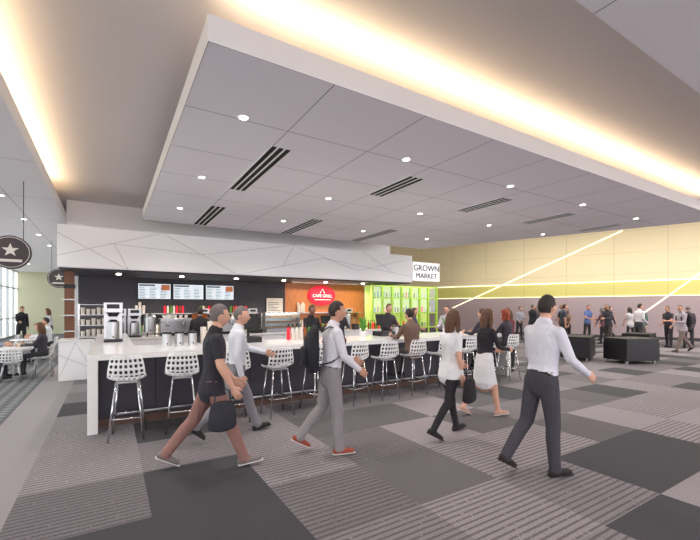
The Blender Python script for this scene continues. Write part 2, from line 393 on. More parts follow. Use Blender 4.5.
# hanging disc signs
def disc(x,y,z,r):
    mb=MB(); n=32; q=math.radians(-20)
    def rg(r,yy): return [V((r*math.cos(2*math.pi*i/n),yy,r*math.sin(2*math.pi*i/n))) for i in range(n)]
    mb.loft([rg(r,.025),rg(r,-.025)],m_discdark)
    for s in (-1,1):
        for k in range(n):
            a=2*math.pi*k/n; b_=2*math.pi*(k+1)/n
            mb.tube([(.9*r*math.cos(a),s*.028,.9*r*math.sin(a)),(.9*r*math.cos(b_),s*.028,.9*r*math.sin(b_))],.006,m_disclight,n=4)
        st=[V(((r*.42 if i%2==0 else r*.17)*math.sin(math.pi*i/5),s*.03,(r*.42 if i%2==0 else r*.17)*math.cos(math.pi*i/5)+r*.12)) for i in range(10)]
        ce=V((0,s*.03,r*.12)); mb.add([ce]+st,[(0,1+i,1+(i+1)%10) for i in range(10)],m_disclight)
        mb.box((0,s*.03,-r*.5),(r*1.1,.004,r*.16),m_disclight)
    for sx in (-.6,.6): mb.tube([(sx*r,0,r*.78),(sx*r,0,4.0-z)],.006,m_black,n=6)
    mb.build('hanging_disc_sign',loc=(x,y,z))
disc(-1.52,9.15,2.7,.3); disc(-1.5,16.7,2.72,.33)

# ------------------------------------------------------------ chairs
def shell():
    prof=[(.20,-.035,.185),(.17,-.005,.205),(.06,-.012,.215),(-.07,-.005,.22),(-.15,.025,.22),(-.195,.1,.215),(-.22,.2,.205),(-.235,.29,.185),(-.24,.33,.15)]
    def P(v):
        k=v*(len(prof)-1); i=min(int(k),len(prof)-2); f=k-i; return [prof[i][q]*(1-f)+prof[i+1][q]*f for q in range(3)]
    def coords(n,lo=.32):
        w=[lo if i%2==0 else 1 for i in range(2*n+1)]; s=sum(w); c=[0]
        for q in w: c.append(c[-1]+q/s)
        return c
    us=coords(7,.5); vs_=coords(10,.5); V_=[];F=[]
    for v in vs_:
        y,z,w=P(v)
        for u in us:
            x=(u*2-1); bk=min(1,max(0,(v-.45)/.3))
            V_.append((x*w,y+.075*bk*x*x,z+(1-bk)*.045*x**4))
    nc=len(us)
    for i in range(len(vs_)-1):
        for j in range(nc-1):
            if i%2==1 and j%2==1: continue
            F.append((i*nc+j,i*nc+j+1,(i+1)*nc+j+1,(i+1)*nc+j))
    def su(o):
        a=o.modifiers.new('s','SOLIDIFY'); a.thickness=.012; a.offset=0
        b=o.modifiers.new('ss','SUBSURF'); b.levels=1
    return evalmods(V_,F,su)
SH=shell()
def chairmesh(h,foot,name):
    mb=MB(); mb.add([V(p)+V((0,0,h)) for p in SH[0]],SH[1],m_plastic)
    tops=[(-.12,.12),(.12,.12),(.12,-.12),(-.12,-.12)]; k=.2 if h>.6 else .19
    bots=[(-k,k),(k,k),(k,-k),(-k,-k)]
    for (a,b),(c,d) in zip(tops,bots): mb.tube([(a,b,h-.015),(c,d,.0)],.0125,m_chrome if h>.6 else m_steel,n=8)
    mb.box((0,0,h-.025),(.26,.26,.02),m_steel)
    if foot:
        f=1-foot/h; q=[( .12+(k-.12)*f)*s for s in (1,)][0]
        c=[(-q,q,foot),(q,q,foot),(q,-q,foot),(-q,-q,foot)]
        for i in range(4): mb.tube([c[i],c[(i+1)%4]],.009,m_chrome,n=8)
    return mb.mesh(name,True)
stoolM=chairmesh(.76,.28,'bar_stool'); chairM=chairmesh(.46,0,'dining_chair')
SX=[.2,.87,1.6,2.28,2.98,3.74,4.42,5.12,5.85,6.6,7.3,8.05]
for i,x in enumerate(SX):
    o=bpy.data.objects.new('bar_stool',stoolM); col.objects.link(o); o.location=(x,5.93,0); o.rotation_euler[2]=random.uniform(-.25,.25) if i not in(7,10,11) else 0
def chair(x,y,r):
    o=bpy.data.objects.new('dining_chair',chairM); col.objects.link(o); o.location=(x,y,0); o.rotation_euler[2]=r
def table(x,y):
    mb=MB(); mb.cyl((0,0,.715),.38,.025,m_white,28); mb.cyl((0,0,.02),.03,.7,m_steel,12); mb.cyl((0,0,0),.24,.02,m_steel,24); mb.cyl((.1,0,.74),.035,.1,m_cup,12,.045)
    mb.build('cafe_table',loc=(x,y,0))
for x,y in ((-1.98,12.3),(-3.1,13.6),(-2.2,15.4),(-3.4,17)):
    table(x,y); chair(x-.62,y,-math.pi/2); chair(x+.05,y-.65,0.1); chair(x+.55,y+.1,math.pi/2)

# lounge ottomans
def ott(x,y,r,l=1.25):
    mb=MB(); mb.box((0,0,.37),(l,.85,.56),m_blackleather); mb.box((0,0,.71),(l-.02,.83,.12),m_blackleather)
    for a in (-1,1):
        for b in (-1,1): mb.box((a*(l/2-.1),b*.32,.045),(.06,.06,.09),m_steel)
    for k in (-1,0,1): mb.box((k*l/3.2,0,.775),(.012,.8,.006),m_slot)
    mb.build('lounge_ottoman',loc=(x,y,0),rz=r,bevel=.025)
ott(13.4,7.15,math.radians(20)); ott(13.9,5.8,math.radians(-20),1.2); ott(16.7,6.7,math.radians(10),1.1)

# ------------------------------------------------------------ bar equipment
Z=.95
def espresso(x,y):
    mb=MB(); mb.box((0,0,.06),(.75,.5,.06),m_black)
    mb.box((0,.08,.25),(.75,.34,.34),m_steel); mb.box((0,-.02,.43),(.78,.5,.08),m_steel); mb.box((0,-.2,.09),(.7,.14,.02),m_steel)
    for s in (-.2,.2):
        mb.cyl((s,-.17,.3),.04,.09,m_chrome,14); mb.tube([(s,-.17,.29),(s,-.33,.27)],.014,m_black); 
    mb.tube([(-.34,-.16,.38),(-.36,-.22,.2)],.008,m_chrome); mb.tube([(.34,-.16,.38),(.36,-.22,.2)],.008,m_chrome)
    for i in range(5): mb.cyl((-.28+i*.14,0,.47),.035,.09,m_cup,10,.045)
    for a in (-.33,.33): mb.cyl((a,0,0),.03,.04,m_black,10)
    mb.build('espresso_machine',loc=(x,y,Z),bevel=.004)
def brewer(x,y,z=Z):
    mb=MB(); mb.box((0,0,.02),(.3,.4,.04),m_black); mb.box((0,.13,.36),(.3,.12,.66),m_steel); mb.box((0,0,.64),(.3,.4,.18),m_steel)
    mb.cyl((0,-.04,.05),.1,.32,m_steel,18); mb.cyl((0,-.04,.37),.09,.04,m_black,18,.05); mb.cyl((0,-.04,.47),.07,.08,m_black,16,.11); mb.tube([(0,-.14,.1),(0,-.19,.09)],.012,m_black); mb.box((0,-.203,.66),(.2,.006,.08),m_black)
    mb.build('coffee_brewer',loc=(x,y,z),bevel=.004)
def grinder(x,y,z=Z):
    mb=MB(); mb.box((0,0,.02),(.2,.34,.04),m_black); mb.box((0,.05,.2),(.18,.2,.32),m_black); mb.cyl((0,.03,.36),.05,.04,m_steel,16,.09); mb.cyl((0,.03,.4),.09,.18,m_amber,16,.1); mb.cyl((0,.03,.58),.1,.02,m_black,16); mb.tube([(0,-.05,.2),(0,-.16,.17)],.02,m_steel)
    mb.build('coffee_grinder',loc=(x,y,z))
def register(x,y,z=Z,r=0):
    mb=MB(); mb.box((0,0,.05),(.36,.38,.1),m_black); mb.tube([(0,.05,.1),(0,.08,.28)],.025,m_black)
    mx=Matrix.Translation((0,.04,.36))@Matrix.Rotation(math.radians(-15),4,'X'); mb.box((0,0,0),(.36,.03,.26),m_black,mx=mx); mb.box((0,.017,0),(.33,.004,.23),m_screen,mx=mx)
    mb.build('cash_register',loc=(x,y,z),rz=r)
def cups(x,y,z=Z):
    mb=MB()
    for i in range(3):
        for j in range(2):
            h=.2+.2*random.random(); mb.cyl((i*.1,j*.1,0),.032,h,m_cup,12,.042); 
            for k in range(int(h/.03)): mb.cyl((i*.1,j*.1,k*.03+.02),.044,.006,m_cup,12)
    mb.build('paper_cup_stacks',loc=(x,y,z))
def bottles(x,y,z=Z):
    mb=MB()
    for i in range(7):
        m_=random.choice([m_amber,m_leaf,m_red,m_cup]); mb.cyl((i*.09,0,0),.035,.2,m_,12); mb.cyl((i*.09,0,.2),.035,.05,m_,12,.013); mb.cyl((i*.09,0,.25),.013,.06,m_black,8); mb.tube([(i*.09,0,.31),(i*.09,-.05,.32)],.006,m_black,n=6)
    mb.build('syrup_bottles',loc=(x,y,z))
def pastry(x,y):
    mb=MB(); w=1.15
    mb.box((0,0,.06),(w,.5,.12),m_steel); mb.box((0,0,.6),(w,.3,.04),m_steel)
    for s in (-1,1): mb.box((s*(w/2-.01),.0,.36),(.02,.3,.46),m_steel)
    mb.box((0,.24,.35),(w,.02,.46),m_steel)
    for z in (.28,.44): mb.box((0,.03,z),(w-.06,.36,.012),m_steel)
    mb.box((0,-.0,.575),(w-.1,.04,.01),m_lamp)
    mb.add([(-w/2,-.25,.12),(w/2,-.25,.12),(w/2,-.15,.6),(-w/2,-.15,.6)],[(0,1,2,3)],m_glass)
    for z in (.13,.29,.45):
        for i in range(11): mb.ell((-.48+i*.095,-.03,z+.03),(.038,.06,.03),m_cream,8,6)
    mb.build('pastry_display_case',loc=(x,y,Z))
def rack(x,y):
    mb=MB()
    for a in (-.3,.3):
        for b in (-.18,.18): mb.tube([(a,b,0),(a,b,.85)],.012,m_chrome,n=8)
    for z in (.05,.32,.58,.83):
        mb.box((0,0,z),(.62,.38,.012),m_steel)
        for i in range(5):
            if z<.8: mb.cyl((-.22+i*.11,0,z+.006),.035,.12+.06*random.random(),m_cup,10,.045)
    mb.build('steel_wire_rack',loc=(x,y,Z))
def plant(x,y,z):
    mb=MB(); mb.cyl((0,0,0),.06,.12,m_white,16,.08)
    for i in range(22):
        a=random.random()*6.28; r=.05+.1*random.random(); h=.15+.2*random.random()
        mb.tube([(0,0,.1),(r*.5*math.cos(a),r*.5*math.sin(a),.1+h*.7),(r*math.cos(a),r*math.sin(a),.1+h)],[(.004,.002),(.02,.003),(.002,.001)],m_leaf,n=6)
    mb.build('potted_plant',loc=(x,y,z))
def jar(x,y,z):
    mb=MB(); mb.cyl((0,0,0),.07,.2,m_steel,16); mb.cyl((0,0,.2),.075,.03,m_black,16); mb.tube([(0,-.07,.05),(0,-.11,.04)],.01,m_black); mb.build('thermal_carafe',loc=(x,y,z))
def urn(x,y,z=Z):
    mb=MB(); 
    for a in range(3): mb.tube([(.12*math.cos(a*2.1),.12*math.sin(a*2.1),0),(.12*math.cos(a*2.1),.12*math.sin(a*2.1),.1)],.012,m_black)
    mb.cyl((0,0,.1),.15,.42,m_steel,24); mb.cyl((0,0,.52),.15,.07,m_steel,24,.06); mb.cyl((0,0,.59),.02,.04,m_black,10); mb.tube([(0,-.15,.17),(0,-.2,.16)],.018,m_black)
    for s in (-1,1): mb.tube([(s*.15,0,.45),(s*.19,0,.43),(s*.19,0,.33),(s*.15,0,.31)],.01,m_black)
    mb.build('coffee_urn',loc=(x,y,z),smooth=True)
def blender_(x,y,z=Z):
    mb=MB(); mb.box((0,0,.1),(.2,.22,.2),m_black,taper=.8); mb.cyl((0,0,.2),.06,.26,m_glass,16,.085); mb.cyl((0,0,.46),.088,.03,m_black,16); mb.tube([(.07,0,.42),(.13,0,.4),(.12,0,.28),(.065,0,.26)],.01,m_black)
    mb.build('drink_blender',loc=(x,y,z))
rack(-.35,11.6); brewer(.2,11.6); brewer(.54,11.6); urn(.9,11.6); espresso(1.52,11.6); grinder(2.04,11.6); grinder(2.27,11.6); espresso(2.8,11.6); cups(3.28,11.5); register(3.75,11.6); pastry(4.6,11.6); bottles(5.3,11.6); register(6.2,11.6); brewer(6.6,11.6); urn(7.0,11.6); blender_(7.35,11.6); plant(7.65,11.6,Z); bottles(7.85,11.5)
yb=13.42
bottles(.7,yb,.95); urn(1.6,yb); cups(2.0,yb); brewer(2.6,yb); brewer(3.0,yb); blender_(3.4,yb); blender_(3.7,yb); brewer(4.2,yb); grinder(4.7,yb); cups(6.0,yb); bottles(6.5,yb); urn(7.6,yb); brewer(8.1,yb)
for x in (.7,1.5,2.6,3.6,6.2,7.9): (bottles if random.random()<.6 else cups)(x,13.82,1.53)
for x in (4.7,7.2): plant(x,7.1,1.07)
jar(.8,7.1,1.07); jar(1.0,7.15,1.07); jar(1.2,7.1,1.07); cups(1.4,7.15,1.07); jar(5.6,7.1,1.07); bottles(3.0,7.2,1.07)
register(2.2,7.15,1.07); register(5.3,7.15,1.07); brewer(.05,8.6,1.07); grinder(.05,9.3,1.07); cups(-.05,9.8,1.07); blender_(.05,10.3,1.07)
mb=MB(); mb.box((0,0,.12),(.3,.02,.22),m_teal); mb.box((0,.03,.01),(.3,.1,.02),m_black); mb.build('counter_sign',loc=(3.9,7.0,1.07))

# ------------------------------------------------------------ people
def skinm(n,c): return M(n,c,.55)
SK=[skinm('skin_light',(214,164,140)),skinm('skin_tan',(200,150,124)),skinm('skin_brown',(136,92,70))]
HR={'dark':M('hair_dark',(44,34,30),.6,bump=.5,bscale=120),'brown':M('hair_brown',(92,60,40),.6,bump=.5,bscale=120),'red':M('hair_red',(150,62,34),.6,bump=.8,bscale=90),'grey':M('hair_grey',(112,104,100),.6,bump=.5,bscale=120),'blond':M('hair_blond',(176,138,92),.6,bump=.5,bscale=120)}
m_eyew=M('eye_white',(235,230,226),.3); m_iris=M('eye_iris',(50,36,28),.2); m_lip=M('lips',(176,104,96),.5); m_sole=M('shoe_sole',(205,200,196),.7)
CL={}
def cloth(rgb):
    if rgb in CL: return CL[rgb]
    m=M('cloth_%d_%d_%d'%rgb,rgb,.85); t=NT(m); tc=t.n('ShaderNodeTexCoord'); mp=t.n('ShaderNodeMapping'); mp.inputs['Scale'].default_value=(1,1,.45)
    mp.inputs['Rotation'].default_value=(.3,.5,0); t.nt.links.new(tc.outputs['Object'],mp.inputs[0])
    n=t.n('ShaderNodeTexNoise'); n.inputs['Scale'].default_value=9; n.inputs['Detail'].default_value=2; n.inputs['Distortion'].default_value=1.2; t.nt.links.new(mp.outputs[0],n.inputs['Vector'])
    bp=t.n('ShaderNodeBump'); bp.inputs['Strength'].default_value=.9; bp.inputs['Distance'].default_value=.03
    t.put(bp.inputs['Height'],n.outputs['Fac']); t.put(t.b.inputs['Normal'],bp.outputs[0]); CL[rgb]=m; return m
def sag(an,ab=0):
    a=math.radians(an); b=math.radians(ab); return V((math.sin(b),math.sin(a)*math.cos(b),-math.cos(a)*math.cos(b)))
HN=(28,20)
def headmesh(mb,mx,skin,hair,fem,style,curly):
    def shp(x,y,z):
        k=max(0,-z); X=x*.077*(1-.36*k**1.6); Y=y*.096; Zz=z*.119
        if y<0: Y*=(1-.42*k)
        else: Y+=.012*k*y
        if z>0: X*=1-.06*z*z
        if y>0:
            Y+=.024*math.exp(-(x/.15)**2)*math.exp(-((z+.24)/.16)**2)*y + .010*math.exp(-(x/.13)**2)*math.exp(-((z+.05)/.18)**2)
            for s in (-1,1): Y-=.008*math.exp(-((x-s*.38)/.17)**2-((z-.02)/.12)**2)
            Y+=.006*math.exp(-((z-.18)/.08)**2)*y
            Y+=.006*math.exp(-(x/.3)**2)*math.exp(-((z+.83)/.12)**2)
        return V((X,Y,Zz))
    A,B=HN; vs=[];hv=[];fs=[]
    for i in range(B+1):
        ph=math.pi*i/B
        for j in range(A):
            th=2*math.pi*j/A; x,y,z=math.sin(ph)*math.cos(th),math.sin(ph)*math.sin(th),math.cos(ph)
            p=shp(x,y,z); vs.append(p)
            lim=-.5 if y<-.25 else (-.05 if y<.25 else .5)
            if y>=-.25 and y<.25: lim=-.05+ (y+.25)*.2 if not fem else -.5
            if fem and y<-.0: lim=-.75
            if style=='bald': lim= -.4 if y<-.2 else 1.2; 
            if style=='bald' and z>.55: lim=1.2
            on=z>lim
            kk=(1.08 if not fem else 1.14) if on else .88
            if on and curly: kk+=random.uniform(.02,.16)
            hv.append(p*kk+V((0,-.004,.004)) )
    for i in range(B):
        for j in range(A):
            k=(j+1)%A; fs.append((i*A+j,(i+1)*A+j,(i+1)*A+k,i*A+k))
    mb.add(vs,fs,skin,mx); mb.add(hv,fs,hair,mx)
    for s in (-1,1):
        mb.ell((s*.030,.080,.003),(.0135,.009,.008),m_eyew,8,6,mx); mb.ell((s*.030,.087,.003),(.006,.004,.0065),m_iris,8,6,mx)
        mb.tube([(s*.015,.094,.020),(s*.03,.094,.024),(s*.045,.083,.018)],.0032,hair,n=5,mx=mx)
        mb.ell((s*.078,-.006,-.008),(.009,.019,.031),skin,8,8,mx)
    mb.ell((0,.090,-.058),(.022,.008,.006),m_lip,10,6,mx)
    if fem and style!='bob':
        mb.tube([(0,-.05,.05),(0,-.085,-.06),(0,-.095,-.17),(0,-.09,-.29)],[(.08,.06),(.085,.05),(.08,.04),(.045,.02)],hair,n=14,side=(1,0,0),mx=mx,round_=True)
        for s in (-1,1): mb.tube([(s*.06,-.0,.05),(s*.083,-.01,-.05),(s*.085,-.02,-.2)],[(.02,.05),(.022,.05),(.012,.03)],hair,n=8,side=(1,0,0),mx=mx,round_=True)
    if curly:
        for i in range(40):
            a=random.uniform(math.pi*.85,math.pi*2.15); zz=random.uniform(-.14,.1); r=.09
            mb.ell((r*math.cos(a),r*.95*math.sin(a),zz),(.03,.03,.03),hair,6,5,mx)
def hand(mb,w,d,T,n,skin,curl=18,s=1):
    d=d.normalized(); T=(T-d*T.dot(d)).normalized(); n=(n-d*n.dot(d)-T*n.dot(T)).normalized()
    mb.tube([w-d*.02,w+d*.02,w+d*.05,w+d*.092],[(.024,.019),(.030,.018),(.041,.016),(.040,.013)],skin,n=10,side=tuple(T),round_=True)
    for off,L in ((.030,.072),(.0105,.080),(-.0095,.075),(-.0285,.058)):
        p=w+d*.085+T*off; pts=[p]; a=curl*.6
        for q in (.45,.32,.27):
            r=math.radians(a); pts.append(pts[-1]+(d*math.cos(r)+n*math.sin(r)+T*off*.6).normalized()*L*q); a+=curl
        mb.tube(pts,[.0095,.009,.0082,.0068],skin,n=7,side=tuple(T),round_=True)
    p=w+d*.022+T*.024; q1=p+(d*.7+T*.65+n*.25).normalized()*.042; q2=q1+(d*.85+T*.25+n*.35).normalized()*.034
    mb.tube([p,q1,q2],[.0135,.0115,.008],skin,n=7,side=tuple(n),round_=True)

def person(name,x,y,heading,H=1.75,fem=False,legs=((25,5),(-22,22)),arms=((-20,8,20),(20,8,25)),lean=4,shirt=(235,235,238),pants=(70,70,78),shoes=(50,38,34),
           sleeve='long',skin=0,hair='dark',style='short',skirt=None,coat=False,tuck=True,headyaw=0,headpitch=0,seat=None,voxel=.0115,curl=(18,18),legab=3,build_=1.0,curly=False,tie=None):
    sk=SK[skin]; hr=HR[hair]; ms=cloth(shirt); mp=cloth(pants); mh=cloth(shoes); belt=cloth((40,32,30))
    sw=.88 if fem else 1.0; sw*=build_
    lr=math.radians(lean); up=V((0,math.sin(lr),math.cos(lr))); fw=V((0,math.cos(lr),-math.sin(lr))); sd=V((1,0,0))
    segs=[] # p0,p1,(a0,b0),(a1,b1),side,mat,weight,axial
    def sg(p0,p1,r0,r1,mat,side=sd,w=1,ax=1):
        r0=r0 if isinstance(r0,tuple) else (r0,r0); r1=r1 if isinstance(r1,tuple) else (r1,r1); segs.append((p0,p1,r0,r1,side,mat,w,ax))
    hw=1.03 if fem else 1.0
    T=[(-.07,.155*hw,.112),(.0,.172*hw,.122),(.06,.165*hw,.118),(.085,.162*sw,.115),(.14,.150*sw,.108),(.26,.160*sw,.112),(.38,.178*sw,.122 if not fem else .13),(.46,.182*sw,.112),(.52,.150*sw,.085),(.565,.085*sw,.065)]
    if coat: T=[(h,a*1.08,b*1.1) for h,a,b in T]
    bodychains=[]
    pts=[up*h+fw*(.012*math.sin((h)*8)) for h,_,_ in T]
    bodychains.append((pts,[(a,b) for _,a,b in T],sd))
    for i in range(len(T)-1):
        h=T[i][0]; mt=ms
        if h<.06: mt=mp if not(coat or not tuck) else ms
        bl=abs(h-.06)<1e-6 and tuck and not coat and not skirt
        if bl: mt=belt
        if skirt and h<.06: mt=cloth(skirt)
        sg(pts[i],pts[i+1],(T[i][1],T[i][2]),(T[i+1][1],T[i+1][2]),mt,ax=4 if bl else 1)
    nb=up*.55; nt=up*.67+fw*.02
    sg(nb,nt,.055*(.9 if fem else 1),.052*(.88 if fem else 1),sk); bodychains.append(([nb,nt],[(.056*(.88 if fem else 1),)*2,(.053*(.86 if fem else 1),)*2],sd))
    if coat or (not tuck and not skirt):
        L=-.16 if coat else -.075; a0,a1=up*(.03),V((0,0,L)); e=1 if coat else .94
        if seat is None: sg(a0,a1,(.18*e*hw,.135*e),(.192*e*hw,.15*e),ms,w=.6,ax=9); bodychains.append(([a0,a1],[(.18*e*hw,.135*e),(.194*e*hw,.152*e)],sd))
    hands=[]; soles=[]
    for i,s in enumerate((-1,1)):
        ha,ka=legs[i][:2]; ab=legs[i][2] if len(legs[i])>2 else legab
        hip=V((s*.088*hw,0,0)); kn=hip+sag(ha,s*ab)*.43; an=kn+sag(ha-ka,s*ab*.3)*.42
        bare = skirt is not None
        if bare: r=[.078,.052,.054,.036]; lm=sk
        elif fem: r=[.088,.06,.055,.045]; lm=mp
        else: r=[.095,.07,.066,.056]; lm=mp
        calf=kn+(an-kn)*.3+V((0,-.012,0))
        sg(hip,kn,r[0],r[1],lm); sg(kn,calf,r[1],r[2],lm)
        sg(calf,an,r[2],r[3],lm)
        bodychains.append(([hip,(hip+kn)/2,kn,calf,an],[(r[0],)*2,((r[0]*.55+r[1]*.45),)*2,(r[1],)*2,(r[2],)*2,(r[3],)*2],sd))
        pitch=max(-55,min(0,(ha-ka)*.75)) if ha<0 or ka>25 else max(0,(ha-ka)*.45)
        if seat is not None: pitch=0
        pr=math.radians(pitch); fd=V((s*.12,math.cos(pr),math.sin(pr))).normalized(); fu=V((0,-math.sin(pr),math.cos(pr)))
        hl=an-fu*.035-fd*.045; to=hl+fd*.21-fu*.008
        sg(hl,to,(.036,.036),(.042,.026),mh); sg(an-fu*.005,an-fu*.035,.036,.04,mh)
        bodychains.append(([an+fu*.02,an-fu*.03],[(.040,.042),(.038,.045)],sd))
        bodychains.append(([hl,hl+fd*.1,to],[(.036,.036),(.042,.036),(.040,.022)],sd))
        soles.append((hl-fu*.032-fd*.02,to-fu*.022+fd*.02,fd))
        # arm
        aa,ab2,eb=arms[i][:3]; inn=arms[i][3] if len(arms[i])>3 else 0
        sh=up*.485+sd*(s*.175*sw); ud=sag(aa,s*ab2); el=sh+ud*.285
        fdn=sag(aa+eb,-s*inn); wr=el+fdn*.25
        ka_=1 if not fem else .84; k2=ka_
        if sleeve=='long': ra=[.058,.047,.045,.034]; mu=ml=ms
        elif sleeve=='short': ra=[.060,.046,.041,.028]; mu=ms; ml=sk
        else: ra=[.05,.042,.038,.026]; mu=ml=sk
        ra=[q*k2 for q in ra]
        ins=sh-sd*(s*.05)
        bodychains.append(([ins,sh],[(ra[0]*1.05,)*2,(ra[0],)*2],V((0,1,0)))); sg(ins,sh,ra[0],ra[0],ms)
        bodychains.append(([sh,el,el+(wr-el)*.3,wr],[(ra[0],)*2,(ra[1],)*2,(ra[2],)*2,(ra[3],)*2],sd))
        if sleeve=='short':
            mid=sh+(el-sh)*.72; sg(sh,mid,ra[0],ra[1],ms,ax=2); sg(mid,el,ra[1],ra[1],sk,ax=2)
        else: sg(sh,el,ra[0],ra[1],mu)
        sg(el,wr,ra[2],ra[3],ml)
        hands.append((wr,fdn,s,curl[i]))
    if skirt:
        L=-.36 if seat is None else -.1
        a0,a1=V((0,0,.08)),V((0,.0,L)); sg(a0,a1,(.16,.12),(.19,.17),cloth(skirt),w=.6,ax=9); bodychains.append(([a0,V((0,0,-.08)),a1],[(.155,.115),(.182,.145),(.182,.165)],sd))
    if fem:
        for s in (-1,1): c=up*.37+fw*.085+sd*s*.065; bodychains.append(([c-fw*.03,c+fw*.012],[(.055,.05),(.045,.042)],sd)); sg(c-fw*.05,c+fw*.012,.06,.05,ms)
    tm=MB()
    for p,r,side in bodychains: tm.tube(p,r,sk,n=14,side=tuple(side),round_=True)
    def su(o):
        a=o.modifiers.new('r','REMESH'); a.mode='VOXEL'; a.voxel_size=voxel; a.adaptivity=0
        b=o.modifiers.new('s','SMOOTH'); b.factor=.5; b.iterations=3 if voxel>.015 else 6
    co,F=evalmods(tm.v,tm.f,su)
    cen=np.array([co[list(f)].mean(axis=0) for f in F]); best=np.full(len(F),1e9); idx=np.zeros(len(F),int)
    for k,(p0,p1,r0,r1,side,mt,w_,ax) in enumerate(segs):
        A=np.array(p0);Bv=np.array(p1)-A; L2=(Bv@Bv)+1e-12; tt=((cen-A)@Bv)/L2; tc=np.clip(tt,0,1)
        t=V(Bv/math.sqrt(L2)); s_=side
        if abs(s_.dot(t))>.97: s_=V((0,1,0))
        s_=(s_-t*s_.dot(t)).normalized(); u_=t.cross(s_)
        q=cen-(A+tc[:,None]*Bv); aa=r0[0]+(r1[0]-r0[0])*tc; bb_=r0[1]+(r1[1]-r0[1])*tc
        d=w_*np.sqrt((q@np.array(s_)/aa)**2+(q@np.array(u_)/bb_)**2+(ax*(q@np.array(t))/np.minimum(aa,bb_))**2)
        m_=d<best; best[m_]=d[m_]; idx[m_]=k
    mb=MB(); mb.add(co,F,[segs[i][5] for i in idx])
    for a,b_,fd in soles: mb.tube([a,a+(b_-a)*.5,b_],[(.034,.010),(.041,.010),(.036,.010)],m_sole if sum(shoes)>240 else mh,n=12,side=(1,0,0),round_=True)
    for wr,d,s,cu in hands:
        if sleeve=='long': mb.tube([wr-d*.03,wr+d*.004],[.034,.035] if not fem else [.03,.031],ms,n=12,side=(1,0,0))
        T_=V((0,1,0)) if abs(d.y)<.7 else V((0,0,1)); n_=V((-s,0,0)); hand(mb,wr,d,T_,n_,sk,cu)
    if not fem:
        c=up*.568+fw*.008; mb.tube([c,c+up*.025-fw*.004],[(.073,.070),(.062,.060)],ms,n=16,side=(1,0,0))
        for s in (-1,1): # collar points
            q=up*.59+fw*.062; mb.add([q+sd*(s*.004),q+sd*(s*.045)-fw*.02,q+sd*(s*.035)-up*.055+fw*.022],[(0,1,2),(2,1,0)],ms)
    hm=Matrix.Translation(up*.725+fw*.03)@Matrix.Rotation(math.radians(headyaw),4,'Z')@Matrix.Rotation(math.radians(headpitch-lean*.4),4,'X')
    headmesh(mb,hm,sk,hr,fem,style,curly)
    vs=np.array(mb.v); k=H/1.757
    if seat is None: dz=-vs[:,2].min()
    else: dz=seat/k+.10
    mb.v=[(p[0]*k,p[1]*k,(p[2]+dz)*k) for p in mb.v]
    o=mb.build(name,smooth=True,loc=(x,y,0),rz=math.radians(heading-90))
    return o
# foreground walkers (heading 0 = along the bar to the right)
person('walking_man',.93,4.35,-8,H=1.78,legs=((-24,16),(25,6)),arms=((12,8,25),(8,12,20,5)),shirt=(44,42,50),pants=(142,104,96),shoes=(120,112,112),sleeve='short',skin=0,hair='grey',tuck=False,headyaw=8,build_=1.06)
person('walking_man',1.42,5.22,-5,H=1.76,legs=((26,8),(-24,28)),arms=((38,14,35,10),(-12,12,25)),shirt=(216,218,226),pants=(130,126,132),shoes=(40,36,38),skin=0,hair='grey',headyaw=-25)
person('walking_man',2.22,4.05,-12,H=1.77,legs=((-10,30),(7,5)),arms=((14,10,55,12),(12,12,40,10)),shirt=(220,216,224),pants=(140,134,136),shoes=(150,70,50),skin=1,hair='dark',headyaw=-5)
person('walking_woman',3.87,3.75,-5,H=1.68,fem=True,legs=((18,5),(-16,22)),arms=((10,10,50,12),(-8,10,20)),shirt=(232,230,232),pants=(34,32,38),shoes=(40,36,38),sleeve='short',skin=0,hair='brown',tuck=False,headyaw=10)
person('walking_woman',5.05,4.15,-10,H=1.68,fem=True,legs=((-14,18),(15,5)),arms=((15,10,60,12),(20,10,60,12)),shirt=(38,34,40),pants=(30,30,34),skirt=(226,224,226),shoes=(190,150,130),sleeve='long',skin=0,hair='brown')
person('walking_man',3.80,2.40,-12,H=1.82,legs=((-10,28),(5,3)),arms=((12,10,30,6),(18,12,38)),shirt=(216,214,224),pants=(62,60,68),shoes=(44,36,36),skin=0,hair='dark',headyaw=8,build_=1.04)
# seated
person('seated_man',5.12,5.93,90,H=1.74,legs=((80,75),(78,70)),arms=((35,10,60,10),(38,10,55,10)),shirt=(112,88,76),pants=(70,64,66),skin=0,hair='dark',seat=.76,coat=True,lean=8)
person('seated_man',7.3,5.93,90,H=1.74,legs=((80,75),(78,70)),arms=((35,10,60,10),(38,10,55,10)),shirt=(66,62,74),pants=(60,58,62),skin=0,hair='brown',seat=.76,lean=8,voxel=.02)
person('seated_woman',8.05,5.93,90,H=1.66,fem=True,legs=((80,75),(80,75)),arms=((35,10,60,10),(38,10,55,10)),shirt=(60,54,64),pants=(50,48,54),skin=0,hair='red',seat=.76,curly=True,style='bob')
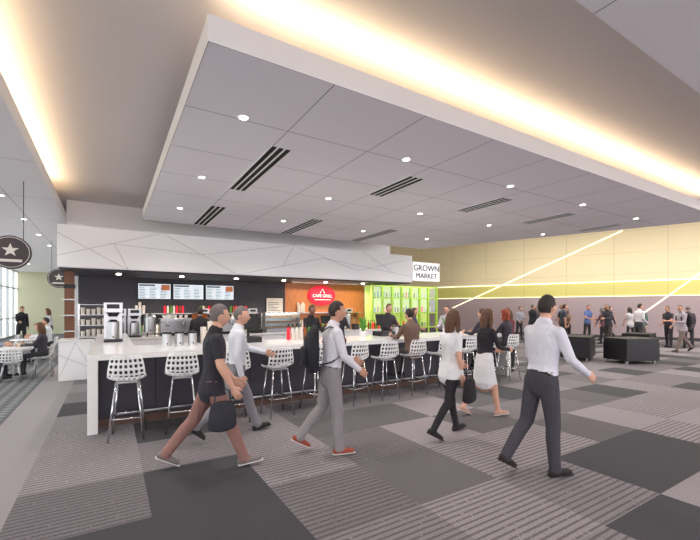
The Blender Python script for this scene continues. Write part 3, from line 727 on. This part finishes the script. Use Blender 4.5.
# staff
st=dict(legs=((3,2),(-3,2)),voxel=.022)
person('bartender',4.2,8.7,-80,arms=((25,10,60,10),(20,10,65,10)),shirt=(36,34,38),skin=2,hair='dark',**st)
person('bartender',5.9,10.2,-95,arms=((25,10,60,10),(5,10,25,0)),shirt=(50,46,52),skin=1,hair='dark',H=1.7,**st)
person('bartender',6.65,8.8,-90,arms=((25,10,60,10),(20,10,65,10)),shirt=(58,50,58),skin=0,hair='brown',H=1.8,**st)
person('bartender',7.9,9.2,-70,arms=((15,10,40,10),(20,10,65,10)),shirt=(52,60,90),skin=0,hair='brown',fem=True,H=1.68,**st)
person('bartender',8.6,8.4,200,arms=((15,10,40,10),(20,10,65,10)),shirt=(215,212,215),skin=0,hair='dark',H=1.76,**st)
person('bartender',1.9,10.2,80,arms=((25,10,60,10),(20,10,65,10)),shirt=(36,34,38),skin=1,hair='dark',H=1.7,**st)
person('standing_woman',9.2,6.7,170,arms=((15,10,40,10),(20,10,65,10)),shirt=(120,60,70),pants=(46,44,50),skin=0,hair='brown',fem=True,H=1.66,**st)
# hall crowd
P=[(20.5,11.7,200,'m',(60,60,70),(50,50,58)),(19.6,12.6,30,'f',(70,60,70),(40,40,44)),(21.6,12.4,170,'m',(176,180,190),(60,58,64)),(21.9,11.2,250,'m',(90,110,160),(60,58,60)),(21.8,10.2,120,'m',(150,90,80),(70,66,70)),(20.9,9.7,-30,'m',(60,60,64),(60,56,60)),
(22.0,9.2,60,'f',(200,196,200),(60,56,60)),(21.4,8.5,200,'m',(90,110,110),(80,70,66)),(20.45,7.1,160,'m',(52,50,58),(46,44,50)),(19.9,8.0,-20,'m',(225,222,226),(60,60,66)),(18.8,6.1,150,'m',(180,170,178),(130,112,104)),(21.5,14.0,220,'m',(54,52,60),(50,48,54)),(20.4,15,20,'f',(190,120,110),(50,50,56)),(23.2,6.3,140,'m',(60,90,90),(60,60,60)),
(18.6,10.6,30,'m',(54,50,56),(48,46,50)),(18.0,10.1,190,'f',(150,120,100),(44,40,46)),(17.3,9.9,-40,'m',(70,76,90),(60,58,64)),(19.2,8.9,160,'m',(60,58,64),(90,80,74)),(17.6,11.6,-10,'m',(44,44,50),(44,44,48)),
(21.0,6.6,30,'m',(70,64,70),(50,50,54)),(19.8,9.4,80,'f',(110,70,80),(44,42,46)),(18.9,13.2,250,'m',(150,150,160),(56,54,60))]
for i,(x,y,h,g,s,p) in enumerate(P):
    wk=(i in (10,7,4)); person('standing_man' if g=='m' and not wk else ('walking_man' if g=='m' else 'standing_woman'),x,y,h,H=random.uniform(1.75,1.88) if g=='m' else 1.7,fem=g=='f',legs=((24,6),(-22,22)) if wk else ((3,2),(-3,3)),
        arms=((random.choice([0,20]),9,random.choice([12,70]),8),(random.choice([-5,15]),9,random.choice([12,60]),8)),shirt=s,pants=p,shoes=(40,36,38),sleeve=random.choice(['long','long','short']),skin=random.choice([0,0,1,2]),hair=random.choice(['dark','brown','grey']),voxel=.03,tuck=random.random()<.5,headyaw=random.uniform(-25,25))
# cafe guests left
sit=dict(legs=((85,85),(82,80)),seat=.46,voxel=.024,shoes=(40,36,38))
person('seated_man',-2.6,12.3,0,arms=((35,10,55,10),(38,10,55,10)),shirt=(150,165,190),pants=(50,52,60),skin=0,hair='grey',**sit)
person('seated_woman',-1.43,12.42,180,arms=((35,10,55,10),(30,10,65,10)),shirt=(66,64,72),pants=(50,50,56),fem=True,skin=0,hair='brown',H=1.62,**sit)
person('seated_man',-3.7,13.6,0,arms=((35,10,55,10),(38,10,55,10)),shirt=(70,72,80),pants=(50,52,60),skin=1,hair='dark',**sit)
person('seated_man',-1.65,15.5,180,arms=((35,10,55,10),(38,10,55,10)),shirt=(215,215,218),pants=(50,52,60),skin=1,hair='dark',**sit)
person('standing_man',-3.3,22,-60,shirt=(40,40,46),pants=(46,46,52),skin=1,arms=((0,9,15),(20,9,60)),**st)
person('standing_woman',-2.1,20,200,shirt=(190,188,190),pants=(46,46,52),fem=True,hair='brown',H=1.66,arms=((0,9,15),(20,9,60)),**st)

# backpack on the third walker (worn on the back, with straps)
def backpack(x,y,heading,z):
    mb=MB(); m_=cloth((34,34,40))
    mb.tube([(0,-.22,-.24),(0,-.235,-.1),(0,-.23,.08),(0,-.195,.2)],[(.13,.075),(.15,.095),(.145,.085),(.10,.05)],m_,n=16,side=(1,0,0),round_=True)
    mb.tube([(0,-.32,-.18),(0,-.325,-.02)],[(.10,.03),(.095,.03)],m_,n=12,side=(1,0,0),round_=True)
    for s in (-1,1):
        mb.tube([(s*.09,-.14,.17),(s*.10,-.04,.235),(s*.11,.07,.2),(s*.115,.15,.08),(s*.12,.125,-.08),(s*.15,-.03,-.17),(s*.12,-.16,-.2)],[(.024,.008)]*7,m_,n=8,side=(1,0,0))
    mb.tube([(-.03,-.18,.24),(0,-.18,.28),(.03,-.18,.24)],.007,m_)
    return mb.build('backpack',smooth=True,loc=(x,y,z),rz=math.radians(heading-90))
backpack(2.22,4.05,-12,1.25)
backpack(18.8,6.1,150,1.26)
def handbag(x,y,z,r,c=(30,28,32)):
    mb=MB(); m_=cloth(c)
    mb.tube([(0,0,-.13),(0,0,0),(0,0,.1)],[(.15,.055),(.14,.05),(.12,.03)],m_,n=16,side=(1,0,0),round_=True)
    mb.tube([(-.09,0,.08),(-.07,0,.22),(0,0,.28),(.07,0,.22),(.09,0,.08)],.008,m_)
    mb.build('handbag',smooth=True,loc=(x,y,z),rz=r)
handbag(3.93,3.46,.66,.2)
handbag(.98,4.08,.62,.1,(46,46,54))

# ------------------------------------------------------------ world / camera
w=bpy.data.worlds.new('world'); sc.world=w; w.use_nodes=True; bg=w.node_tree.nodes['Background']; bg.inputs[0].default_value=(.97,.93,.97,1); bg.inputs[1].default_value=3.0
cam=bpy.data.cameras.new('camera'); co=bpy.data.objects.new('camera',cam); col.objects.link(co)
co.location=(0,0,1.7); co.rotation_euler=(math.pi/2,0,math.radians(-31.6)); cam.lens=390/700*36; cam.sensor_width=36; cam.shift_y=38/700; cam.clip_end=200
sc.camera=co
